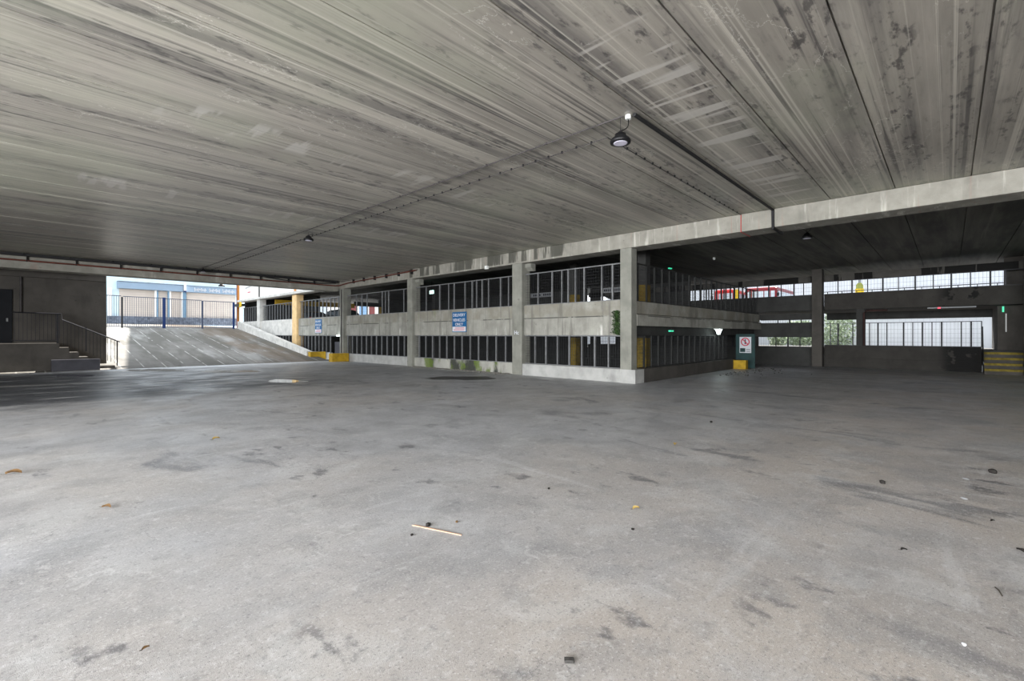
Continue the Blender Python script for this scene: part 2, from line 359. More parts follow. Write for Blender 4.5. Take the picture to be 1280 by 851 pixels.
# ring beam across the end of the hall and on top of the stair wall
tag(B('concrete_beam', 'beam', (-10.5, 13.88, 28.0, 28.75, 4.37, 4.995), bevel=0.015), 'pale concrete beam over the ramp opening, with pipe and cable along it', 'beam')
tag(B('concrete_beam', 'dark_conc', (-10.5, 3.0, 29.9, 30.1, 4.2, 4.995), bevel=0.01), 'dark beam along the top of the wall behind the staircase', 'beam')
# the long main beam in two lengths
tag(B('concrete_beam', 'beam', (13.9, 14.7, -13.9, 3.42, 4.5, 4.995), bevel=0.02), 'right length of the long concrete beam, spanning the dark bay', 'beam')
tag(B('concrete_beam', 'beam', (13.9, 14.7, 3.47, 28.75, 4.5, 4.995), bevel=0.02), 'left length of the long concrete beam, resting on the columns', 'beam')

# outside: ramp, road and ground
rp = MB().prism([(28.5, 0), (44.0, 2.15), (60.2, 2.75), (60.2, 1.5), (28.5, -0.3)], -14, 13.5, 'X').build('ramp', 'ramp')
tag(rp, 'concrete ramp rising from the hall to the gate, pale lines along it', 'ramp', kind='structure')
struct(B('ground', 'asphalt', (13.5, 60, 47.2, 60, 1.6, 2.05)))
struct(B('ground', 'yard', (33.4, 40.3, -30, 47.2, -0.3, 0.6)))
struct(B('ground', 'yard', (40.3, 75, -40, 47.2, 1.0, 2.8)))

# car park decks
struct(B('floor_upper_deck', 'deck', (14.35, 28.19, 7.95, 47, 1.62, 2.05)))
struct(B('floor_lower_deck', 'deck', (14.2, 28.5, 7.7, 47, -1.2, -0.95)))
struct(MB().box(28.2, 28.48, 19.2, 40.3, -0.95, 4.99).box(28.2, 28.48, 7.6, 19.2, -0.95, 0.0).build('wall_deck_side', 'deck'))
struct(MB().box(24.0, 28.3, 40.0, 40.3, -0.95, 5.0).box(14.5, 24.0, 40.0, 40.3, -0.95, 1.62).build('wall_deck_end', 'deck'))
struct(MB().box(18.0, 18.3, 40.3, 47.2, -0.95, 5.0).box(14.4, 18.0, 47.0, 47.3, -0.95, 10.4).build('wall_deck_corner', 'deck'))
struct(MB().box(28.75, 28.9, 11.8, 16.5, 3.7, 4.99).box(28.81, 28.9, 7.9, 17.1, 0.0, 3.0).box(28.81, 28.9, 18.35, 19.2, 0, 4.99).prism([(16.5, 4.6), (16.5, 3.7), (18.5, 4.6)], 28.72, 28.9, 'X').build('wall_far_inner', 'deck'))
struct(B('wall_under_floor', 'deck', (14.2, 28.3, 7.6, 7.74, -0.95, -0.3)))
tag(B('header_beam', 'yellow', (14.4, 21.3, 39.85, 40.0, 4.1, 4.5)), 'yellow painted header beam across the car park exit', 'beam')
tag(B('header_beam', 'deck', (21.3, 24.0, 39.85, 40.0, 4.3, 4.7)), 'dark header beam over the small bright exit', 'beam')
tag(B('exit_jamb', 'yellow', (23.9, 24.0, 39.7, 39.99, 2.05, 4.3)), 'yellow jamb at the right of the bright exit', 'jamb')

# ================================================================== COLUMNS of the facade
def column(y0, y1, label, m='column', top=4.5, depth=0.52, corbel=False, x0=13.9):
    c = tag(B('concrete_column', m, (x0, x0 + depth, y0, y1, 0, top), bevel=0.02), label, 'column', 'columns along the car park facade')
    if corbel: MB().prism([(14.12, 4.49), (14.4, 4.49), (14.4, 4.2), (14.3, 4.2), (14.12, 4.34)], y0 - 0.3, y0, 'Y').build('corbel', m, c)
    return c
column(7.65, 8.07, 'concrete column at the corner of the car park, nearest', depth=0.38)
c2 = column(12.52, 13.05, 'concrete column with white painted letters, second from the corner', corbel=True)
column(20.09, 20.53, 'concrete column right of the bay with mesh and daylight, third from the corner', corbel=True)
column(27.42, 27.9, 'grey concrete column with a pipe, standing behind the yellow kerb block')
column(34.5, 35.26, 'ochre painted column standing behind the sloping ramp wall', m='ochre', top=4.55)
column(41.95, 42.6, 'pale column at the top of the ramp beside the gate end', m='pale_kerb', top=4.6)
text('Hc', (13.893, 12.80, 1.70), 0.22, 'sign_white', c2)

# spandrels, plinths, mesh guards per bay
def mesh_guard(label, Y0, Y1, z0, z1, X, posts, axis='Y', group='wire mesh guards of the car park', wires=True, thick=(0.022, 0.03), pm='galv'):
    """axis Y: runs along Y at X; axis X: runs along X (Y0..Y1 are X values) at Y = X"""
    def bx(a0, a1, h, za, zb):
        return (X - h, X + h, a0, a1, za, zb) if axis == 'Y' else (a0, a1, X - h, X + h, za, zb)
    base = (X, (Y0 + Y1) / 2, z0) if axis == 'Y' else ((Y0 + Y1) / 2, X, z0)
    g = thing('mesh_guard', base, label, 'mesh guard', group)
    B('rail', pm, bx(Y0, Y1, 0.02, z1 - 0.04, z1), g); B('rail', pm, bx(Y0, Y1, 0.02, z0, z0 + 0.03), g)
    for i, p in enumerate(posts):
        t = thick[i % 2]
        B('post', pm, bx(p - t, p + t, 0.03, z0, z1), g)
    if wires:
        mb = MB(); n = int((Y1 - Y0) / 0.1); r = 0.0025
        for i in range(1, n):
            p = Y0 + (Y1 - Y0) * i / n; mb.box(*bx(p - r, p + r, r, z0, z1))
        n = int((z1 - z0) / 0.1)
        for i in range(1, n):
            z = z0 + (z1 - z0) * i / n; mb.box(*bx(Y0, Y1, r, z - r, z + r))
        mb.build('wire_mesh', 'wire', g)
    return g
def even(a, b, step, off=0.0):
    out = []; p = a + 0.06 + off
    while p < b - 0.05: out.append(p); p += step
    return out
XS = 14.05
bays = [(8.07, 12.52, 'first bay from the corner'), (13.05, 20.09, 'bay with the blue delivery sign'), (20.53, 27.42, 'bay between third and fourth columns'),
        (27.9, 34.5, 'bay above the dark doorway'), (35.26, 41.95, 'bay beside the upper ramp'), (42.6, 47.0, 'bay at the very top of the ramp')]
up1 = [y_on_X(p, 14.15) for p in (672.8, 690.5, 702.5, 710.5, 719.5, 730.5, 752.5, 766)]
up2 = [y_on_X(p, 14.15) for p in (533, 550, 561, 568, 581.5, 590.5, 596, 603, 611, 626, 636)]
up3 = [y_on_X(p, 14.15) for p in (446, 452.5, 459, 478, 482, 486, 505)]
for i, (a, b, nm) in enumerate(bays):
    m = 'spandrel' if i < 4 else 'pale_kerb'
    tag(B('parapet_panel', m, (XS, XS + 0.2, a, b, 1.6, 2.8), bevel=0.015), 'concrete parapet panel of the ' + nm, 'parapet', 'parapet panels of the upper deck')
    mesh_guard('upper wire mesh guard in the ' + nm, a, b, 2.8, 4.08, 14.15,
               {0: up1, 1: up2, 2: up3}.get(i) or even(a, b, 0.56), thick=(0.018, 0.026))
    pa = 29.6 if i == 3 else a
    tag(B('plinth', 'mossy' if i == 1 else 'kerb', (XS if i else 13.93, XS + 0.22, pa, b, 0, 0.46), bevel=0.012),
        ('mossy stained' if i == 1 else 'pale') + ' concrete plinth at the foot of the ' + nm, 'plinth', 'plinths under the lower mesh')
    mesh_guard('lower wire mesh guard in the ' + nm, pa, b, 0.46, 1.6, 14.13, even(pa, b, 0.558, 0.52))
tag(B('plinth', 'kerb', (13.885, 14.5, 7.5, 8.07, 0, 0.462), bevel=0.012), 'pale block of plinth wrapping the corner column', 'plinth', 'plinths under the lower mesh')
# right face of the car park corner
tag(B('plinth', 'dark_conc', (14.5, 23.4, 7.5, 7.72, 0, 0.46), bevel=0.012), 'grey shaded plinth running right from the corner column', 'plinth', 'plinths under the lower mesh')  # side turned from the daylight: its shade is put into the darker material
tag(MB().box(14.28, 28.45, 7.72, 7.92, 2.33, 2.76).box(14.28, 28.45, 7.64, 7.9, 1.92, 2.31).build('parapet_panel', 'spandrel', bevel=0.01), 'two tier concrete parapet running right into the dark', 'parapet', 'parapet panels of the upper deck')
mesh_guard('lower wire mesh guard running right of the corner', 14.3, 23.4, 0.46, 1.62, 7.78, even(14.3, 23.4, 0.558, 0.1), axis='X', pm='dull_steel', thick=(.016, .024))
mesh_guard('upper wire mesh guard running right of the corner', 14.3, 28.3, 2.76, 4.09, 7.82, even(14.3, 28.3, 0.62, 0.3), axis='X', pm='dull_steel', thick=(.016, .022))

# far facade (x = 28.5)
XF = 28.5
tag(B('parapet_panel', 'band', (XF, XF + 0.2, -2.58, 4.7, 2.9, 3.7), bevel=0.01), 'stained far parapet above the wide mesh screen', 'parapet', 'far parapets')
tag(B('parapet_panel', 'deck', (XF, XF + 0.2, 5.15, 19.2, 2.9, 3.7), bevel=0.01), 'dark far parapet below the red buses', 'parapet', 'far parapets')
tag(B('concrete_beam', 'patchy', (XF + 0.1, XF + 0.5, -14, 19.2, 4.38, 4.7), bevel=0.01), 'patchy dark beam above the far window strip', 'beam')
struct(MB().box(XF, XF + 0.25, -1.02, 4.7, 0, 1.08).box(XF - 0.06, XF, -1.02, 4.7, 0, 0.45).build('wall_far_low', 'band', bevel=0.01))
struct(MB().box(XF, XF + 0.25, 5.15, 19.2, 0, 0.95).build('wall_far_left', 'deck'))
tag(B('parapet_panel', 'deck', (XF, XF + 0.3, 5.15, 19.2, 1.53, 2.25)), 'black lower parapet between two narrow bright slots', 'parapet', 'far parapets')
tag(B('concrete_beam', 'deck', (XF + 0.02, XF + 0.3, 5.15, 19.2, 2.45, 2.75)), 'black beam above the narrow bright slot', 'beam')
tag(B('concrete_column', 'dark_conc', (27.95, XF, 4.7, 5.15, 0, 4.98), bevel=0.02), 'tall dark column in front of the far parapets', 'column')
tag(B('concrete_column', 'deck', (XF + 0.02, XF + 0.4, 3.03, 3.36, 1.08, 2.9)), 'short dark pier between the two mesh screens', 'column')
# recess behind the low wall
struct(B('ceiling_recess', 'dark_conc', (XF + 0.21, 33.3, -2.9, 19.2, 2.9, 3.1)))
struct(B('floor_recess', 'deck', (XF + 0.25, 33.4, -2.9, 19.2, 0.6, 0.95)))
tag(B('concrete_beam', 'deck', (32.9, 33.2, -1.6, 5.3, 2.5, 2.9)), 'dark downstand beam above the mesh screen daylight', 'beam')
struct(MB().box(29.6, 33.3, -1.75, -1.55, 0.9, 2.9).box(29.6, 29.8, -14, -1.75, 0, 5.0).build('wall_right', 'dark_conc'))
tag(B('concrete_column', 'dark_conc', (26.9, 27.5, -2.6, -2.16, 0, 4.98), bevel=0.02), 'dark column at the right edge beside the yellow edged steps', 'column')
struct(B('wall_far_right', 'dark_conc', (27.5, 29.8, -14, -2.6, 0, 5.0)))
postsA = [y_on_X(p, XF + 0.1) for p in (1038, 1047.5, 1066)]
postsB = [y_on_X(p, XF + 0.1) for p in (1227, 1214, 1201.5, 1177, 1165, 1153, 1141, 1129.5, 1108.5, 1097.5, 1087)]
def screen(label, a, b, posts, z0, z1, X):
    g = thing('mesh_screen', (X, (a + b) / 2, z0), label, 'mesh screen', 'mesh screens on the far wall')
    B('rail', 'dark_steel', (X - .02, X + .02, a, b, z1 - .03, z1), g); B('rail', 'dark_steel', (X - .02, X + .02, a, b, z0, z0 + .03), g)
    for i, p in enumerate(posts):
        t = 0.03 if i % 2 else 0.018
        B('post', 'dark_steel', (X - .03, X + .03, p - t, p + t, z0, z1), g)
    mb = MB(); n = int((b - a) / 0.12)
    for i in range(1, n): y = a + (b - a) * i / n; mb.box(X - .002, X + .002, y - .003, y + .003, z0, z1)
    for i in range(1, int((z1 - z0) / .2)): z = z0 + i * .2; mb.box(X - .002, X + .002, a, b, z - .003, z + .003)
    mb.build('wire_mesh', 'wire', g)
screen('small mesh screen on the low wall left of the pier', 3.36, 4.7, postsA, 1.08, 2.22, XF + 0.1)
screen('wide mesh screen on the low wall under the stained parapet', -1.02, 3.0, postsB, 1.08, 2.22, XF + 0.1)
postsC = [y_on_X(p, XF + 0.1) for p in (1257, 1238, 1213, 1189, 1166.5, 1144, 1123, 1103.5, 1084.5, 1065, 1047.5)]
screen('mesh strip above the stained parapet on the right', -2.5, 4.7, postsC, 3.7, 4.38, XF + 0.1)
postsD = [y_on_X(p, XF + 0.1) for p in (1004.5, 992.5, 976.5, 961, 947, 932.5, 917, 905, 893, 886, 880, 875, 866, 862)] + [15, 16, 17, 18]
screen('mesh strip above the dark parapet on the left', 5.15, 19.1, postsD, 3.7, 4.38, XF + 0.1)
postsE = [y_on_X(p, XF + 0.1) for p in (1000, 985, 970)]
screen('mesh in the lower slot left of the dark column', 5.15, 19.1, postsE + [8.0, 8.6, 9.2, 12, 14, 16], 0.95, 1.53, XF + 0.1)
screen('mesh in the narrow bright slot left of the dark column', 5.15, 7.7, [y_on_X(p, XF + 0.1) for p in (1001.5, 987, 972.5)], 2.25, 2.45, XF + 0.1)

# outside of the far facade
struct(MB().box(40.0, 40.3, -30, 47, 0.6, 2.8).build('wall_yard', 'clad'))
cb = thing('clad_building', (56, -10, 2.8), 'pale ribbed building standing beyond the far parapet', 'building')
B('wall', 'clad', (55, 56, -60, 34, 2.8, 16), cb); B('roof_edge', 'galv', (54.9, 56, -60, 34, 16, 16.3), cb)
rl = thing('railing', (40.15, -2, 2.8), 'thin metal railing on the wall beyond the right parapet strip', 'railing')
mb = MB()
for i in range(0, 26): 
    y = -14 + i * 0.85; B('post', 'dark_steel', (40.12, 40.16, y - .02, y + .02, 2.8, 4.75), rl)
B('top_rail', 'dark_steel', (40.12, 40.16, -14, 7.25, 4.7, 4.75), rl); B('mid_rail', 'dark_steel', (40.12, 40.16, -14, 7.25, 4.0, 4.04), rl)

# ================================================================== RAMP side walls, gate, exterior left
kw = MB().prism([(30.37, 0.0), (30.37, 0.56), (44.2, 2.78), (44.2, 2.0)], 12.9, 13.25, 'X').build('ramp_wall', 'pale_kerb')
tag(kw, 'sloping pale concrete wall rising along the right of the ramp', 'wall')
YG = 44.0
gx = [x_on_Y(p, YG) for p in (128, 152.5, 205, 253, 292)]
glabels = ['short grey railing panel left of the gate, by the dark wall', 'left gate leaf between the hinge post and the thick blue post',
           'middle gate leaf right of the thick blue post', 'right railing panel ending at the pale ramp wall']
for i in range(4):
    a, b = gx[i] + (0, .05, .09, .06)[i], gx[i + 1] - (.05, .09, .06, .07)[i]; zt = 4.5 - 0.03 * i; zb = 2.22
    g = thing('steel_gate', ((a + b) / 2, YG, 2.15), glabels[i], 'gate', 'steel gate and railing at the ramp top')
    B('top_rail', 'gate_steel', (a, b, YG - .02, YG + .02, zt - .05, zt), g); B('bottom_rail', 'gate_steel', (a, b, YG - .02, YG + .02, zb, zb + .05), g)
    n = max(4, int((b - a) / 0.125))
    for k in range(1, n):
        x = a + (b - a) * k / n; B('bar', 'gate_steel', (x - .011, x + .011, YG - .011, YG + .011, zb, zt), g)
for x, wd, m, lab, top in ((gx[1], .05, 'dark_steel', 'dark hinge post at the left end of the gate', 4.4), (gx[2], .09, 'blue_steel', 'thick blue gate post in the middle', 4.5),
                           (gx[3], .06, 'gate_steel', 'slate gate post with thin cap, right of the blue one', 4.4), (gx[4], .07, 'blue_steel', 'blue end post against the pale ramp wall', 4.4)):
    tag(B('gate_post', m, (x - wd, x + wd, YG - .06, YG + .06, 2.1, top)), lab, 'post', 'posts of the gate')

# building across the road
YB = 60.0
bl = thing('shop_building', (12, YB, 2.7), 'low pale blue building with fascia and beige shutters beyond the gate', 'building')
def bx(p): return x_on_Y(p, YB)
B('wall', 'pale_blue', (-10, 24, YB, YB + 6, 2.7, 9.5), bl)
B('fascia', 'blue_fascia', (bx(146), bx(227.5), YB - 0.55, YB, 6.25, 6.9), bl)
fa = B('fascia', 'blue_fascia', (bx(231), bx(297), YB - 0.55, YB, 6.25, 6.9), bl)
B('fascia_capping', 'stone', (bx(146), bx(297), YB - 0.6, YB, 6.9, 6.96), bl)
for a, b in ((149, 193), (197.5, 209), (213, 226), (233, 294)):
    B('shutter', 'shutter', (bx(a), bx(b), YB - 0.08, YB, 3.5, 6.22), bl)
for a, b, m in ((134, 139.5, 'white_wall'), (192.8, 195, 'white_wall'), (195, 197.3, 'blue_pier'), (209, 211, 'blue_pier'), (211, 213, 'white_wall'), (226, 227.5, 'white_wall'), (227.5, 232, 'blue_pier')):
    B('pier', m, (bx(a), bx(b), YB - 0.3, YB, 2.7, 6.24), bl)
B('stone_plinth', 'stone', (bx(134), bx(297), YB - 0.35, YB, 2.7, 3.5), bl)
# illegible flowing script on the fascia
cu = bpy.data.curves.new('script', 'CURVE'); cu.dimensions = '3D'; cu.bevel_depth = 0.022
rnd = random.Random(4); x0 = bx(241)
for wlen in (22, 20, 24):
    sp = cu.splines.new('POLY'); n = wlen * 4; sp.points.add(n - 1)
    for k in range(n):
        t = k / 4.0; amp = 0.10 * (2.0 if (k // 8) % 3 == 0 else 1.0)
        sp.points[k].co = (x0 + t * 0.052 + 0.03 * math.sin(t * 3.1), YB - 0.58, 6.55 + amp * math.sin(t * 2.6 + rnd.random() * .5), 1)
    x0 += wlen * 0.052 + 0.25
cu.materials.append(M['sign_white']); so = solid(bpy.data.objects.new('script_lettering', cu))
so.parent = fa; so.location = -WORLD[fa.name]
ms = thing('fascia_bracket', (bx(229), YB - .6, 6.3), 'small white and blue bracket joining the two fascia lengths', 'bracket')
B('arm', 'white_wall', (bx(228), bx(230.8), YB - .75, YB - .55, 6.35, 7.1), ms); B('foot', 'blue_steel', (bx(228), bx(230.8), YB - .76, YB - .56, 6.2, 6.35), ms)

# upper facade over the car park beyond the hall
tag(B('concrete_beam', 'pale_kerb', (13.75, 14.5, 28.8, 47.2, 4.6, 4.78), bevel=.01), 'thin ledge beam under the white panels outside', 'beam')
for i, (a, b, lab) in enumerate(((28.8, 34.6, 'white facade panel above the doorway bay, mostly hidden by the beam'), (35.1, 42.0, 'white facade panel between dark joint and ochre column'), (42.4, 47.2, 'white facade panel with a small red mark'))):
    p = tag(B('facade_panel', 'white_wall', (13.95, 14.25, a, b, 4.78, 10.4)), lab, 'panel', 'white facade panels')
    if i == 2:
        B('red_mark', 'sign_red', (13.93, 13.95, 44.35, 45.0, 5.33, 5.41), p)
        cu = bpy.data.curves.new('faint_script', 'CURVE'); cu.dimensions = '3D'; cu.bevel_depth = 0.012
        sp = cu.splines.new('POLY'); sp.points.add(39)
        for k in range(40): sp.points[k].co = (13.94, 45.6 - k * .045, 5.75 + .07 * math.sin(k * 1.1) + k * .004, 1)
        cu.materials.append(M['grey_board']); q = solid(bpy.data.objects.new('faint_script', cu)); q.parent = p; q.location = -WORLD[p.name]
    mb = MB().box(13.93, 13.95, a + .2, a + 1.6, 6.0, 7.0)
for a, b, m, lab in ((34.6, 35.1, 'orange', 'orange strip above the ochre column'), (42.0, 42.4, 'dark_conc', 'dark joint strip between the white facade panels')):
    tag(B('joint_strip', m, (13.97, 14.2, a, b, 4.78, 10.4)), lab, 'strip')
cp = tag(B('corner_post', 'maroon', (13.78, 13.94, 47.3, 47.5, 2.1, 10.4)), 'brown corner post at the top end of the car park facade', 'post')
B('orange_edge', 'orange', (13.8, 13.94, 47.2, 47.3, 2.1, 10.4), cp)
struct(B('roof_car_park', 'dark_conc', (14.25, 33.4, 28.6, 47.2, 10.2, 10.5)))
ys = thing('warning_disc', (13.5, 45.4, 4.2), 'round yellow disc on a dark arm near the gate end', 'sign')
MB().lathe([(0.02, -.05), (0.24, -.05), (0.26, 0), (0.24, .05), (0.02, .05)], (13.45, 45.3, 4.28), 20, 'X').build('disc', 'road_yellow', ys, smooth=False)
B('arm', 'dark_steel', (13.4, 13.9, 45.4, 47.3, 4.18, 4.38), ys)

# white building seen through the car park exit
wb = thing('white_building', (32, 57, 2.05), 'white building with maroon and blue windows beyond the car park exit', 'building')
B('wall', 'white_wall', (19, 50, 56, 57, 2.05, 12), wb)
for k, (x, ww, m) in enumerate(((29.3, .9, 'maroon'), (30.6, 1.0, 'blue_glass'), (32.0, .8, 'maroon'), (25, 1.2, 'pale_glass'), (21.5, 1.2, 'blue_glass'))):
    f = B('window', m, (x, x + ww, 55.93, 56.0, 2.9, 5.4), wb); B('pane', 'pale_glass', (x + .12, x + ww - .12, 55.9, 55.93, 3.1, 4.0), f)

# ================================================================== STAIRCASE on the left
st = thing('staircase', (0, 29.5, 0), 'dark concrete staircase and landing against the left wall', 'staircase')
B('landing', 'dark_conc', (-10.45, 1.32, 28.9, 30.09, 0, 1.25), st, bevel=.01)
for k in range(5):
    B('step', 'dark_conc', (1.32 + k * .32 - .02, 1.64 + k * .32 + (.3 if k == 4 else 0), 28.9, 30.09, 0, 1.25 - .2 * (k + 1) + (-.02 * k if k else 0)), st, bevel=.01)
tag(B('low_block', 'dark_sheet', (x_on_Y(64, 28.6), x_on_Y(125, 28.6), 28.55, 28.85, 0, 0.52), bevel=.01), 'long black block on the floor in front of the staircase', 'block')
rg = thing('stair_railing', (1.3, 28.95, 1.25), 'black metal railing along the landing and down the stairs', 'railing')
YR = 28.95
r0x, r1x, r2x = -0.15, 1.38, 3.05
MB().tube([(r0x, YR, 2.58), (r1x, YR, 2.56), (r1x + .02, YR, 2.30), (3.40, YR, 1.28)], 0.028).build('handrail', 'dark_steel', rg)
B('bottom_rail', 'dark_steel', (r0x, 1.2, YR - .015, YR + .015, 1.36, 1.40), rg)
for x, z0, z1, t in ((1.26, 1.25, 2.56, .035), (2.2, 0.86, 1.98, .022), (3.30, 0.15, 1.34, .022)):
    B('post', 'dark_steel', (x - t, x + t, YR - t, YR + t, z0, z1), rg)
x = r0x + .1
while x < 3.3:
    if abs(x - 1.26) > .06 and abs(x - 2.2) > .05:
        z1 = 2.56 if x < r1x else 2.30 - (x - r1x) * 0.505; z0 = 1.38 if x < 1.25 else max(.1, z1 - 1.1)
        B('baluster', 'dark_steel', (x - .009, x + .009, YR - .009, YR + .009, z0, z1), rg)
    x += 0.125
d1 = struct(MB().box(-1.3, -0.12, 30.02, 30.1, 1.25, 3.62).build('door_1', 'door')); B('door_handle', 'galv', (-.3, -.24, 29.95, 30.02, 2.2, 2.35), d1)
tag(MB().tube([(0.14, 30.0, 2.62), (0.14, 30.0, 4.2)], 0.04).build('wall_pipe', 'conduit'), 'thin vertical pipe on the wall beside the dark door', 'pipe')

# ================================================================== KERB BLOCKS, doorways, signs
tag(B('kerb_block', 'yellow', (x_on_Y(388, 30.0), 14.0, 30.0, 30.35, 0, 0.52), bevel=.02), 'yellow kerb block at the foot of the sloping ramp wall', 'kerb block', 'yellow kerb blocks')
tag(B('kerb_block', 'yellow', (12.95, 14.02, 26.92, 27.38, 0, 0.50), bevel=.02), 'yellow kerb block in front of the grey column with a pipe', 'kerb block', 'yellow kerb blocks')
tag(B('kerb_block', 'yellow', (23.42, 23.75, 6.95, 7.72, 0, 0.42), bevel=.02), 'yellow kerb block at the right end of the shaded plinth', 'kerb block', 'yellow kerb blocks')
kb = tag(B('kerb_block', 'kerb', (24.6, 25.0, 7.03, 7.72, 0, 0.44), bevel=.01), 'grey kerb block with one yellow painted side', 'kerb block', 'yellow kerb blocks')
B('painted_end', 'yellow', (24.6, 25.0, 7.0, 7.03, 0, 0.44), kb)
tag(B('door_leaf', 'dark_sheet', (14.1, 14.16, 27.9, 28.95, 0.1, 1.18)), 'charcoal sheet gate leaf in the doorway behind the yellow block', 'gate')
tag(MB().box(14.08, 14.14, 29.52, 29.58, 0, 1.6).box(14.08, 14.14, 27.9, 29.58, 1.54, 1.6).build('door_frame', 'galv'), 'thin steel frame around the dark doorway', 'frame')
tag(B('ceiling_lamp', 'white_light', (13.9, 14.05, 28.0, 28.35, 1.55, 1.60)), 'small white lamp above the doorway beside the column', 'lamp')
bd = tag(B('door_leaf', 'teal', (24.45, 24.5, 6.85, 7.72, 0.0, 1.66)), 'dark teal sheet door behind the yellow block, carrying a prohibition sign', 'door')
sg = thing('prohibition_sign', (24.43, 7.25, .74), 'white sign with a red barred circle on the dark teal door', 'sign')
yA, yB = y_on_X(939, 24.42), y_on_X(924.5, 24.42)
B('board', 'sign_white', (24.41, 24.44, yA, yB, .74, 1.52), sg)
cy = (yA + yB) / 2
ring = MB(); n = 32
for k in range(n):
    a, b = 2 * math.pi * k / n, 2 * math.pi * (k + 1) / n
    i0 = len(ring.v)
    for xx in (24.392, 24.41):
        for r in (.155, .205):
            for t in (a, b): ring.v.append((xx, cy + r * math.cos(t), 1.28 + r * math.sin(t)))
    ring.f += [(i0, i0 + 1, i0 + 3, i0 + 2), (i0 + 4, i0 + 6, i0 + 7, i0 + 5)]
ring.build('ring', 'sign_red', sg)
MB().prism([(cy + .14, 1.39), (cy + .11, 1.42), (cy - .14, 1.17), (cy - .11, 1.14)], 24.388, 24.41, 'X').build('bar', 'sign_red', sg)
MB().box(24.4, 24.41, cy - .03, cy + .03, 1.17, 1.33).lathe([(0.001, 0), (.035, 0), (.035, .008), (.001, .008)], (24.4, cy, 1.37), 12, 'X').build('pictogram', 'sign_black', sg)
B('caption_panel', 'teal', (24.4, 24.41, cy + .0, yB - .03, .78, .97), sg)
for k in range(3): B('caption_line', 'sign_black', (24.4, 24.41, yA + .04, cy - .04, .79 + k * .06, .81 + k * .06), sg)

def delivery_sign(y0, y1, z0, z1, label):
    s = thing('delivery_sign', (14.03, (y0 + y1) / 2, z0), label, 'sign', 'blue delivery vehicle signs')
    c = (y0 + y1) / 2
    B('board', 'sign_blue', (14.02, 14.05, y0, y1, z0, z1), s, bevel=.004)
    B('white_panel', 'sign_white', (14.012, 14.02, y0 + .03, y1 - .03, z0 + .03, z0 + .25), s)
    for t, z in (('DELIVERY', .78), ('VEHICLES', .55), ('ONLY', .35)): text(t, (14.012, c, z0 + z), .20, 'sign_white', s, sy=0.95)
    for k in range(2): B('red_text_line', 'sign_red', (14.006, 14.012, y0 + .12, y1 - .12 - .1 * k, z0 + .09 + k * .08, z0 + .12 + k * .08), s)
delivery_sign(y_on_X(583, 14.03), y_on_X(565.5, 14.03), 1.75, 2.68, 'blue DELIVERY VEHICLES ONLY sign on the parapet between second and third columns')
delivery_sign(y_on_X(402, 14.03), y_on_X(394, 14.03), 1.75, 2.68, 'blue DELIVERY VEHICLES ONLY sign on the parapet above the doorway bay')

# ================================================================== inside the decks
def pillar(x, y, label, low=True):
    p = thing('pillar', (x, y, -0.95), label, 'column', 'yellow banded pillars inside the decks')
    B('shaft', 'deck', (x - .17, x + .17, y - .17, y + .17, -0.95, 4.99), p)
    if low: B('painted_band', 'shaded_yellow', (x - .18, x + .18, y - .18, y + .18, -0.95, 1.5), p)
    B('painted_band', 'shaded_yellow', (x - .18, x + .18, y - .18, y + .18, 2.05, 3.5), p)
pillar(18.0, 12.85, 'yellow banded pillar seen through the first bay from the corner')
pillar(21.4, 27.9, 'yellow banded pillar seen beside the lit sign through the bay with the blue sign', low=False)
pillar(16.3, 8.45, 'yellow banded pillar just right of the corner column')
for px, z, lab, L_ in ((677, 3.72, 'grey hanging board with dark marks, left of the first bay', 1.6), (765, 3.70, 'grey hanging board with dark marks, beside the corner column', 1.2)):
    y = y_on_X(px, 20.0)
    hb = thing('hanging_board', (20, y, z), lab, 'sign', 'hanging direction boards')
    B('board', 'grey_board', (20, 20.04, y - L_ / 2, y + L_ / 2, z, z + .24), hb)
    for k in range(9):
        if k != 4: B('mark', 'sign_black', (19.99, 20.0, y - L_ * .4 + k * L_ * .09, y - L_ * .4 + k * L_ * .09 + L_ * .06, z + .07, z + .17), hb)
    for q in (-.4, .4): B('hanger', 'dark_steel', (20.01, 20.03, y + L_ * q - .01, y + L_ * q + .01, z + .24, 5.0), hb)
es = thing('exit_sign', (18.0, 23.9, 4.25), 'lit pale green exit sign under the upper deck ceiling', 'sign')
B('lit_panel', 'sign_light', (17.96, 18.0, 23.65, 24.05, 4.22, 4.44), es); B('stem', 'dark_steel', (17.97, 17.99, 23.84, 23.86, 4.44, 5.0), es)
for loc, lab in (((22.0, 10.0, 4.86), 'tiny green exit lamp under the dark ceiling right of the corner'), ((17.2, 7.78, 1.74), 'tiny green exit lamp under the two tier parapet')):
    e = thing('exit_lamp', loc, lab, 'lamp', 'green exit lamps')
    B('lens', 'green_light', (loc[0] - .12, loc[0] + .12, loc[1] - .05, loc[1] + .05, loc[2], loc[2] + .05), e)
    B('casing', 'black', (loc[0] - .14, loc[0] + .14, loc[1] - .06, loc[1] + .06, loc[2] + .05, loc[2] + .13), e)
bk = thing('bulkhead_lamp', (21.6, 7.6, 1.66), 'bright white lamp under the parapet above the yellow kerb block', 'lamp')
MB().lathe([(.06, 0), (.10, .14), (.15, .22)], (21.6, 7.55, 1.64), 16).build('glass', 'white_light', bk)
B('bracket', 'white_plastic', (21.25, 21.95, 7.5, 7.64, 1.86, 1.9), bk)
lamp('bulkhead_glow', 'POINT', (21.6, 7.4, 1.55), 8, (0.85, 1, .98), size=.1)
tag(MB().lathe([(.03, 0), (.055, .03), (.055, .1)], (20.9, 7.5, 4.9), 12).build('ceiling_detector', 'white_plastic'), 'small white detector on the dark ceiling right of the corner', 'detector')
